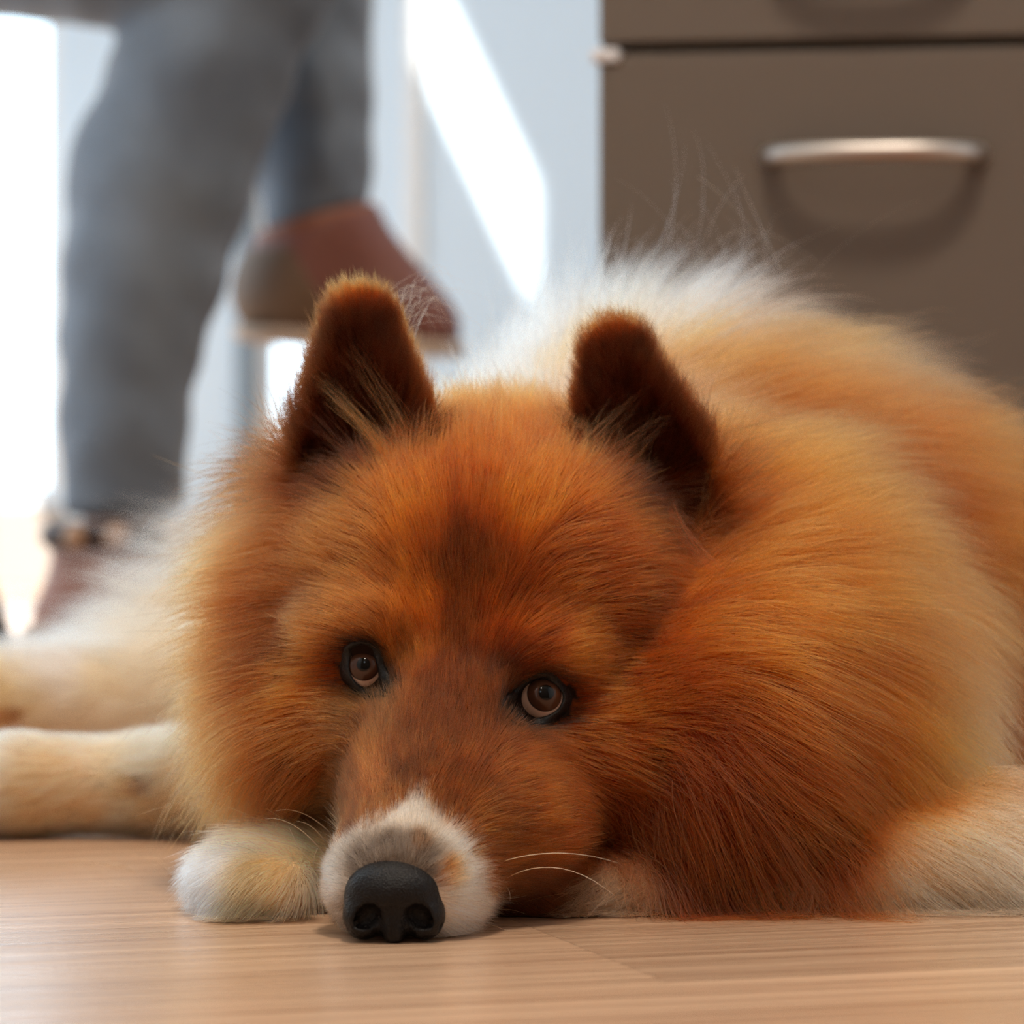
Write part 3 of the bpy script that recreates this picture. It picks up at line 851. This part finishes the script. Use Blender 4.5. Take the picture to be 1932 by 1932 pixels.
def vcol_material(name, attr, rough=.8):
    m, nt, b = nodes_mat(name)
    a = nt.nodes.new('ShaderNodeAttribute'); a.attribute_name = attr
    nt.links.new(a.outputs['Color'], b.inputs['Base Color'])
    b.inputs['Roughness'].default_value = rough
    b.inputs['Specular IOR Level'].default_value = .1
    return m
dog = fast_mesh('dog', dv / 1000, df, vcol_material('undercoat', 'coat'))
tag(dog, 'fluffy red-brown dog with pricked ears resting its chin on the floor beside one pale paw', 'dog')
me = dog.data
nrm = np.empty(len(dv) * 3, np.float32)
me.vertices.foreach_get('normal', nrm); nrm = nrm.reshape(-1, 3).astype(float)
_, _, _, vc, vreg = coat(dv, nrm)
ca = me.color_attributes.new('coat', 'FLOAT_COLOR', 'POINT')
ca.data.foreach_set('color', np.concatenate([vc * .8, np.ones((len(vc), 1))], 1).astype(np.float32).ravel())

# ---- fur
def hair_material(name):
    m = bpy.data.materials.new(name); m.use_nodes = True
    nt = m.node_tree; nt.nodes.clear()
    out = nt.nodes.new('ShaderNodeOutputMaterial')
    h = nt.nodes.new('ShaderNodeBsdfHairPrincipled')
    h.parametrization = 'COLOR'
    a = nt.nodes.new('ShaderNodeAttribute'); a.attribute_name = 'fur'
    nt.links.new(a.outputs['Color'], h.inputs['Color'])
    h.inputs['Roughness'].default_value = .38
    h.inputs['Radial Roughness'].default_value = .5
    h.inputs['IOR'].default_value = 1.38
    nt.links.new(h.outputs[0], out.inputs[0])
    return m
m_fur = hair_material('fur_strands')

def curves_obj(name, pts, rad, colr, m, parent):
    """pts (n,k,3) in m, rad (n,k), colr (n,k,3)"""
    n, k = pts.shape[:2]
    hc = bpy.data.hair_curves.new(name)
    hc.add_curves([k] * n)
    hc.attributes['position'].data.foreach_set('vector', pts.astype(np.float32).ravel()) if 'position' in hc.attributes else hc.position_data.foreach_set('vector', pts.astype(np.float32).ravel())
    ra = hc.attributes.get('radius') or hc.attributes.new('radius', 'FLOAT', 'POINT')
    ra.data.foreach_set('value', rad.astype(np.float32).ravel())
    fc = hc.attributes.new('fur', 'FLOAT_COLOR', 'POINT')
    c4 = np.ones((n, k, 4), np.float32); c4[..., :3] = colr
    fc.data.foreach_set('color', c4.ravel())
    hc.materials.append(m)
    o = bpy.data.objects.new(name, hc); col.objects.link(o); o.parent = parent
    return o

q = dv[df]
tri = np.concatenate([q[:, [0, 1, 2]], q[:, [0, 2, 3]]]); trin = np.concatenate([nrm[df][:, [0, 1, 2]], nrm[df][:, [0, 2, 3]]])
area = .5 * np.linalg.norm(np.cross(tri[:, 1] - tri[:, 0], tri[:, 2] - tri[:, 0]), axis=1)
cen = tri.mean(1); cn = trin.mean(1); cn /= np.linalg.norm(cn, axis=1)[:, None] + 1e-9
_, Lc, _, _, _ = coat(cen, cn)
view = np.array([0, -D, CH]) - cen; view /= np.linalg.norm(view, axis=1)[:, None]
vis = np.clip((cn * view).sum(1) * 1.6 + .75, .12, 1)
cpx = cen[:, 0] / (D + cen[:, 1]) * F + 966
vis *= np.where((cpx < -60) | (cpx > 2010), .2, 1) * np.where(cen[:, 2] < 1.2, 0, 1)
dens = DENS * 34 / (Lc + 8) * np.where(Lc < 13, 2.0, 1)     # roots per mm2
near = np.clip(1300 / (1300 + cen[:, 1]), .5, 1.1) ** 2
wgt = area * dens * vis * near
tot = int(wgt.sum())
fi = rng.choice(len(tri), tot, p=wgt / wgt.sum())
r1 = np.sqrt(rng.random(tot)); r2 = rng.random(tot)
bc = np.stack([1 - r1, r1 * (1 - r2), r1 * r2], 1)
P0 = (tri[fi] * bc[..., None]).sum(1); N0 = (trin[fi] * bc[..., None]).sum(1); N0 /= np.linalg.norm(N0, axis=1)[:, None]
# keep the eyes and the nose leather free
ppx = P0[:, 0] / (D + P0[:, 1]) * F + 966; ppy = HZ + (CH - P0[:, 2]) / (D + P0[:, 1]) * F
keep = ~((P0[:, 1] < 90) & (in_poly(ppx, ppy, EYES[0]['out'], 1.06) | in_poly(ppx, ppy, EYES[1]['out'], 1.06)))
keep &= ~((P0[:, 1] < -38) & (((ppx - 744) / 88) ** 2 + ((ppy - 1704) / 76) ** 2 < 1))
P0, N0 = P0[keep], N0[keep]; n = len(P0)
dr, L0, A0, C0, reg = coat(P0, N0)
# comb: coherent swirl + per-hair scatter
sw = np.stack([coat_noise(P0, .045, 21), coat_noise(P0, .045, 22), coat_noise(P0, .045, 23)], 1) * .28
sw2 = np.stack([coat_noise(P0, .16, 31), coat_noise(P0, .16, 32), coat_noise(P0, .16, 33)], 1) * .17
longf = smooth01((L0 - 8) / 30)[:, None]
dr = dr + (sw + sw2) * (.45 + .55 * longf) + rng.normal(size=(n, 3)) * (.10 + .05 * longf)
tg = dr - N0 * (dr * N0).sum(1, keepdims=True)
tg /= np.linalg.norm(tg, axis=1, keepdims=True) + 1e-6
lift = A0 * (1 + .5 * coat_noise(P0, .1, 41)) + rng.normal(size=n) * .10
L = L0 * np.clip(1 + .22 * rng.normal(size=n) + .18 * coat_noise(P0, .09, 51), .35, 1.7)
under = rng.random(n) < .3
L[under] *= .55
K = 7
s = np.linspace(0, 1, K)
d0 = tg * np.cos(lift * 1.5)[:, None] + N0 * np.sin(np.clip(lift * 1.5, .06, 1.4))[:, None]
d1 = tg * np.cos(lift * .35)[:, None] + N0 * np.sin(lift * .35)[:, None]
d1 = d1 + .5 * (dr / (np.linalg.norm(dr, axis=1, keepdims=True) + 1e-6))          # combed direction wins towards the tip
d1[:, 2] -= .22 * longf[:, 0]
d1 /= np.linalg.norm(d1, axis=1, keepdims=True)
crv = rng.normal(size=(n, 3)) * .07
pts = P0[:, None] + L[:, None, None] * (d0[:, None] * (s - s * s / 2)[None, :, None] + d1[:, None] * (s * s / 2 * 1.0 + .0)[None, :, None] * 1.15 + crv[:, None] * (s ** 2)[None, :, None] + d1[:, None] * 0)
# wave in the long hair
ph = coat_noise(P0, .12, 61) * 3
side = np.cross(tg, N0)
pts += side[:, None] * (np.sin(s[None] * 5 + ph[:, None]) * s[None] * L[:, None] * .03 * longf)[..., None]
# clumps: tips drawn to a neighbour's tip
cjit = np.zeros(n)
for frac, amt, cj in ((1 / 200, .40, .10), (1 / 30, .45, .24)):
    ci = rng.choice(n, max(8, int(n * frac)), replace=False)
    kd = KDTree(len(ci))
    for a_, b_ in enumerate(ci): kd.insert(P0[b_], a_)
    kd.balance()
    near_i = np.fromiter((kd.find(p)[1] for p in P0), np.int64, n)
    cjit += (rng.normal(size=len(ci)) * cj)[near_i]
    cc = ci[near_i]
    dist = np.linalg.norm(P0 - P0[cc], axis=1)
    ok = (dist < 14) & ((N0 * N0[cc]).sum(1) > .5)
    am = amt * ok * (.25 + .75 * longf[:, 0]) * rng.uniform(.5, 1, n)
    ratio = np.clip(L / L[cc], .4, 1.5)
    tgt = P0[cc][:, None] + (pts[cc] - P0[cc][:, None]) * ratio[:, None, None]
    pts += (tgt - pts) * (am[:, None] * s[None] ** 1.5)[..., None]
# a few stray hairs
stray = rng.random(n) < .012
pts[stray] += (rng.normal(size=(stray.sum(), 1, 3)) * .16 + N0[stray][:, None] * .18) * (L[stray][:, None, None] * (s ** 1.6)[None, :, None])
pts[..., 2] = np.maximum(pts[..., 2], .5 + rng.random(n)[:, None] * 2.5 * s[None])
# colour along the strand
jit = np.exp(rng.normal(size=n) * .22 + cjit + .20 * coat_noise(P0, .12, 71) + .12 * coat_noise(P0, .4, 72))
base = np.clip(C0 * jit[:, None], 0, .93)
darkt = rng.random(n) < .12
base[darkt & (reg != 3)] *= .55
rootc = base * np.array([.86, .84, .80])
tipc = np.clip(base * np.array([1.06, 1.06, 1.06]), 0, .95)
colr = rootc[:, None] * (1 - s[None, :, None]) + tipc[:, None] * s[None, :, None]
thick = np.where(L0 < 12, .052, .075) * rng.uniform(.75, 1.25, n) * WID
rad = thick[:, None] * np.array([1, 1, .97, .9, .75, .5, .12])[None]
names = ['coat_fur', 'face_fur', 'ear_fur', 'leg_fur', 'tail_fur']
print('STRANDS', n, np.bincount(reg))
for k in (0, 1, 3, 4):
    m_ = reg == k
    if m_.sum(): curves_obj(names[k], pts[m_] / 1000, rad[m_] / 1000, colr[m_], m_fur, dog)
for lab, m_ in (('fur of the ear over the left of the photo', (reg == 2) & (P0[:, 0] < 0)), ('fur of the ear over the right of the photo', (reg == 2) & (P0[:, 0] >= 0))):
    if m_.sum(): curves_obj('ear_fur', pts[m_] / 1000, rad[m_] / 1000, colr[m_], m_fur, dog)

# ---- wisps growing across the ears, long stray hairs of the ruff
def strand(a, b, bend, k=9):
    a = np.array(a, float); b = np.array(b, float); t = np.linspace(0, 1, k)[:, None]
    return a + (b - a) * t + np.array(bend, float)[None] * (4 * t * (1 - t))
wp = []; wc = []; wr_ = []
def wisp(a, b, nn, c, spread=3.0, r=.045, bend=(0, -3, 2)):
    for i in range(nn):
        o1 = rng.normal(size=3) * spread; o2 = rng.normal(size=3) * spread * 1.1
        wp.append(strand(a + o1, a + (b - a) * rng.uniform(.7, 1.05) + o2, np.array(bend) + rng.normal(size=3) * 1.5))
        wc.append(lin(c) * np.array([.85, .36, .3] if c[2] < 80 else [1, 1, 1]) * rng.uniform(.8, 1.3)); wr_.append(r * rng.uniform(.7, 1.2))
TW = (206, 128, 66)
wisp(S(740, 870, 62), S(600, 720, 72), 90, (240, 140, 60), 2.2, r=.045)
wisp(S(780, 850, 66), S(660, 660, 80), 50, (226, 124, 50), 2.8, r=.038)
wisp(S(700, 900, 60), S(560, 760, 86), 40, (150, 70, 28), 3.4, r=.03)
wisp(S(1090, 860, 74), S(1200, 750, 84), 40, (214, 118, 50), 3.4, r=.036, bend=(2, -4, 4))
wisp(S(1120, 910, 70), S(1250, 790, 84), 44, (200, 106, 44), 4, r=.036, bend=(3, -4, 4))
wisp(S(600, 905, 100), S(470, 800, 120), 140, TW, 5)
wisp(S(590, 940, 105), S(450, 900, 120), 110, TW, 5)
wisp(S(575, 860, 110), S(500, 740, 120), 70, TW, 4)
wisp(S(560, 960, 110), S(420, 840, 125), 60, TW, 5)
wisp(S(1265, 960, 78), S(1460, 1170, 60), 40, (190, 104, 44), 2.2, r=.04, bend=(-5, -4, 1))
wisp(S(540, 1000, 100), S(300, 1080, 110), 24, TW, 9, bend=(0, -4, 8))
wisp(S(520, 990, 120), S(350, 950, 130), 14, TW, 7, bend=(0, -4, 5))
wisp(S(745, 600, 110), S(850, 590, 150), 40, (226, 170, 124), 8, bend=(0, 0, 8))
wisp(S(1300, 620, 300), S(1290, 420, 310), 26, W_, 18, bend=(6, 0, 5))
wisp(S(1400, 610, 320), S(1480, 470, 330), 26, C_, 22, bend=(-4, 0, 8))
wp = np.array(wp); wr_ = np.array(wr_)[:, None] * np.linspace(1, .3, 9)[None]; wc = np.clip(np.array(wc), 0, .9)[:, None] * np.ones((1, 9, 1))
curves_obj('wispy_hair', wp / 1000, wr_ / 1000, wc, m_fur, dog)

# ---- whiskers
m_whisk = mat('whisker_hair', (236, 214, 190), .35)
WH = [((940, 1628, -20), (1165, 1628, -45), (0, -4, 4)), ((945, 1662, -22), (1160, 1690, -50), (0, -5, 8)), ((948, 1668, -22), (962, 1700, -34), (1, -2, 1)),
      ((930, 1718, -22), (990, 1724, -40), (0, 0, 1)), ((905, 1742, -28), (962, 1760, -44), (0, -2, 1)), ((628, 1576, -34), (520, 1530, -48), (0, -4, 4)),
      ((622, 1600, -36), (560, 1550, -54), (0, -3, 3)), ((612, 1650, -38), (548, 1662, -60), (0, -4, 4)), ((614, 1688, -38), (575, 1665, -58), (0, -2, 2)),
      ((612, 1630, -38), (545, 1560, -52), (0, -3, -4)), ((606, 1655, -36), (600, 1600, -52), (-2, -3, 0)), ((618, 1620, -38), (500, 1545, -54), (0, -3, 5)),
      ((604, 1716, -36), (560, 1722, -50), (0, -2, 2))]
for a, b, bend in WH:
    Ya = min(march(a[0], a[1]) + 1, 60)
    dY = Ya - a[2]
    p = strand(S(a[0], a[1], Ya), S(b[0], b[1], b[2] + dY), bend, 12)
    p[:, 2] = np.maximum(p[:, 2], .6)
    MB().tube(p / 1000, [.00022 * (1 - .8 * k / 11) for k in range(12)], 5).build('whisker', m_whisk, dog, smooth=True)

# ---- eyes
def eye_material(g, rad):
    m, nt, b = nodes_mat('eye_surface')
    N = nt.nodes; L_ = nt.links
    tc = N.new('ShaderNodeTexCoord')
    nm = N.new('ShaderNodeVectorMath'); nm.operation = 'NORMALIZE'; L_.new(tc.outputs['Object'], nm.inputs[0])
    dt = N.new('ShaderNodeVectorMath'); dt.operation = 'DOT_PRODUCT'; L_.new(nm.outputs[0], dt.inputs[0]); dt.inputs[1].default_value = tuple(g)
    cr = N.new('ShaderNodeValToRGB'); e = cr.color_ramp.elements
    c_ir = math.cos(math.asin(rad / 10.8)); c_pu = math.cos(math.asin(rad * .42 / 10.8))
    e[0].position = 0; e[0].color = tuple(lin((200, 172, 156))) + (1,)
    e[1].position = c_ir - .02; e[1].color = tuple(lin((192, 164, 148))) + (1,)
    for ps, c in ((c_ir, (24, 14, 10)), (c_ir + .03, (70, 44, 32)), (c_pu - .006, (78, 50, 37)), (c_pu + .004, (8, 6, 6))):
        x = e.new(ps); x.color = tuple(lin(c)) + (1,)
    L_.new(dt.outputs['Value'], cr.inputs[0])
    nz = N.new('ShaderNodeTexNoise'); nz.inputs['Scale'].default_value = 900; L_.new(tc.outputs['Object'], nz.inputs[0])
    L_.new(cr.outputs[0], b.inputs['Base Color'])
    b.inputs['Roughness'].default_value = .5
    b.inputs['Specular IOR Level'].default_value = 0
    b.inputs['Coat Weight'].default_value = 1; b.inputs['Coat Roughness'].default_value = .01; b.inputs['Coat IOR'].default_value = 1.4
    return m
m_lid = mat('eyelid_skin', (14, 10, 10), .34, bump=.5, bscale=1500, spec=.35)
RE = 10.4
for k, e in enumerate(EYES):
    yk = march(*[(640, 1262), (1016, 1262)][k]) if False else None
    # skin level round the opening
    ring_y = [march(e['c'][0] + dx, e['c'][1] + dy) for dx, dy in ((-62, 0), (0, -62), (0, 62), (62, 0))]
    ys_ = float(np.mean(ring_y))
    front_y = ys_ + (1.0 if k == 0 else 0.5)
    cy_ = front_y + RE - 1.5
    c = S(e['c'][0], e['c'][1], cy_)
    gz_ = S(e['iris'][0], e['iris'][1], cy_ - RE) - c; gz_ /= np.linalg.norm(gz_)
    vs, fs = [], []
    nu, nv = 48, 32
    for i in range(nv + 1):
        for j in range(nu):
            th = math.pi * i / nv; p2 = 2 * math.pi * j / nu
            v = np.array([math.sin(th) * math.cos(p2), math.cos(th), math.sin(th) * math.sin(p2)])
            # cornea bulge along the gaze
            cg = v @ gz_
            r = RE + .9 * max(0, (cg - .82) / .18) ** .8
            vs.append(v * r / 1000)
    for i in range(nv):
        for j in range(nu):
            fs.append((i * nu + j, i * nu + (j + 1) % nu, (i + 1) * nu + (j + 1) % nu, (i + 1) * nu + j))
    eo = mesh_obj('eye', vs, fs, eye_material(gz_, e['rad']), dog)
    eo.location = c / 1000
    # lids: a rounded rim following the almond opening, from the eyeball out to the skin
    def loop_of(poly):
        out = np.array(poly, float)
        res = []
        for tt in np.linspace(0, len(out), 49)[:-1]:
            i = int(math.floor(tt)); f = tt - i; P_ = [out[(i + o) % len(out)] for o in (-1, 0, 1, 2)]
            res.append(.5 * (2 * P_[1] + (P_[2] - P_[0]) * f + (2 * P_[0] - 5 * P_[1] + 4 * P_[2] - P_[3]) * f * f + (3 * P_[1] - P_[0] - 3 * P_[2] + P_[3]) * f ** 3))
        return np.array(res)
    li, lo2 = loop_of(e['inn']), loop_of(e['out'])
    loop = li
    rows = []
    yball = []
    for (lx, ly) in li:
        qx, _, qz = S(lx, ly, cy_ - RE)
        rr2 = (qx - c[0]) ** 2 + (qz - c[2]) ** 2
        yball.append(cy_ - math.sqrt(max(RE * RE - rr2, 9)))
    yout = [min(march(x_, y_), yb + 6) for (x_, y_), yb in zip(lo2 + (lo2 - lo2.mean(0)) * .15, yball)]
    for w_, dy in ((-.06, 1.0), (-.02, -.2), (.08, -1.0), (.22, -1.1), (.42, -.9), (.7, -.5), (1.0, .1), (1.3, .8), (1.6, 2.2)):
        row = []
        for (a_, b_, yb, yo) in zip(li, lo2, yball, yout):
            q_ = a_ + (b_ - a_) * w_
            wc_ = min(1, max(0, w_))
            yv = yb * (1 - wc_) + yo * wc_ + dy
            for _ in range(2):
                bx, _y, bz = S(q_[0], q_[1], yv)
                r2_ = (bx - c[0]) ** 2 + (bz - c[2]) ** 2
                if w_ > -.04 and r2_ < RE * RE: yv = min(yv, cy_ - math.sqrt(RE * RE - r2_) - .7)
            row.append(S(q_[0], q_[1], yv) / 1000)
        rows.append(row)
    vs = [p for r_ in rows for p in r_]; nl = len(loop); fs = []
    for i in range(len(rows) - 1):
        for j in range(nl):
            fs.append((i * nl + j, i * nl + (j + 1) % nl, (i + 1) * nl + (j + 1) % nl, (i + 1) * nl + j))
    lo_ = mesh_obj('eyelid', np.array(vs) - c / 1000, fs, m_lid, eo)
    so = lo_.modifiers.new('thick', 'SOLIDIFY'); so.thickness = .0006; so.offset = 0
    print('EYE', k, ring_y, c)

# ---- nose leather
NC = SP(744, 1700, -58)
def nose_fn(P):
    q = P - NC
    d = ell(q, (0, 2, 1.5), (18.2, 13.5, 14.5))
    d = smin(d, ell(q, (0, -4, 4.5), (14.5, 10.5, 9.0)), 6)
    d = smin(d, ell(q, (-11, -3, -5), (7.5, 9.5, 8.5)), 3)          # wings
    d = smin(d, ell(q, (11, -3, -5), (7.5, 9.5, 8.5)), 3)
    d = smin(d, ell(q, (0, -6, -8), (4.2, 7.5, 8)), 3)
    for sgn in (-1, 1):
        hole = ell(q, (sgn * 9.0, -13, -4.4), (5.0, 6.4, 4.6), rotm(0, sgn * -.5, 0))
        slit = cone(q, (sgn * 12.0, -9, -6.5), (sgn * 17.5, -4, -9), 2.0, 1.2)
        hole = smin(hole, slit, 2.5)
        d = -smin(-d, hole, 1.6)
    groove = cone(q, (0, -14.2, -2), (0, -12.5, -14), 1.0, 1.0)
    d = -smin(-d, groove, 1.5)
    d = d + .16 * np.sin(P[..., 0] * 4.1 + np.sin(P[..., 2] * 3.1)) * np.sin(P[..., 2] * 4.3 + np.sin(P[..., 1] * 2.9))
    return np.maximum(d, .7 - P[..., 2])
m_nose = mat('nose_leather', (20, 16, 16), .36, bump=.6, bscale=1400, spec=.25)
no = sdf_obj('nose', nose_fn, NC - 24, NC + 24, .6, m_nose, dog)

# ---- loose hairs on the floor left of the paw
m_loose = mat('loose_dog_hair', (236, 206, 170), .5)
for pts_, lab in (([(130, 1628), (165, 1626), (195, 1634), (215, 1640), (238, 1637), (252, 1648)], 'pale loose curly dog hair on the floor, farther left of the paw'),
                  ([(238, 1608), (262, 1620), (298, 1624), (315, 1640), (332, 1658)], 'pale loose curved dog hair on the floor, nearest the paw')):
    q_ = []
    for x_, y_ in pts_:
        Z_ = CH * F / (y_ - HZ)
        q_.append(((x_ - 966) / F * Z_ / 1000, (Z_ - D) / 1000, .0006))
    o_ = MB().tube(q_, [.00016] * len(q_), 5).build('loose_hair', m_loose, smooth=True)
    tag(o_, lab, 'loose hair', 'loose dog hairs on the floor')
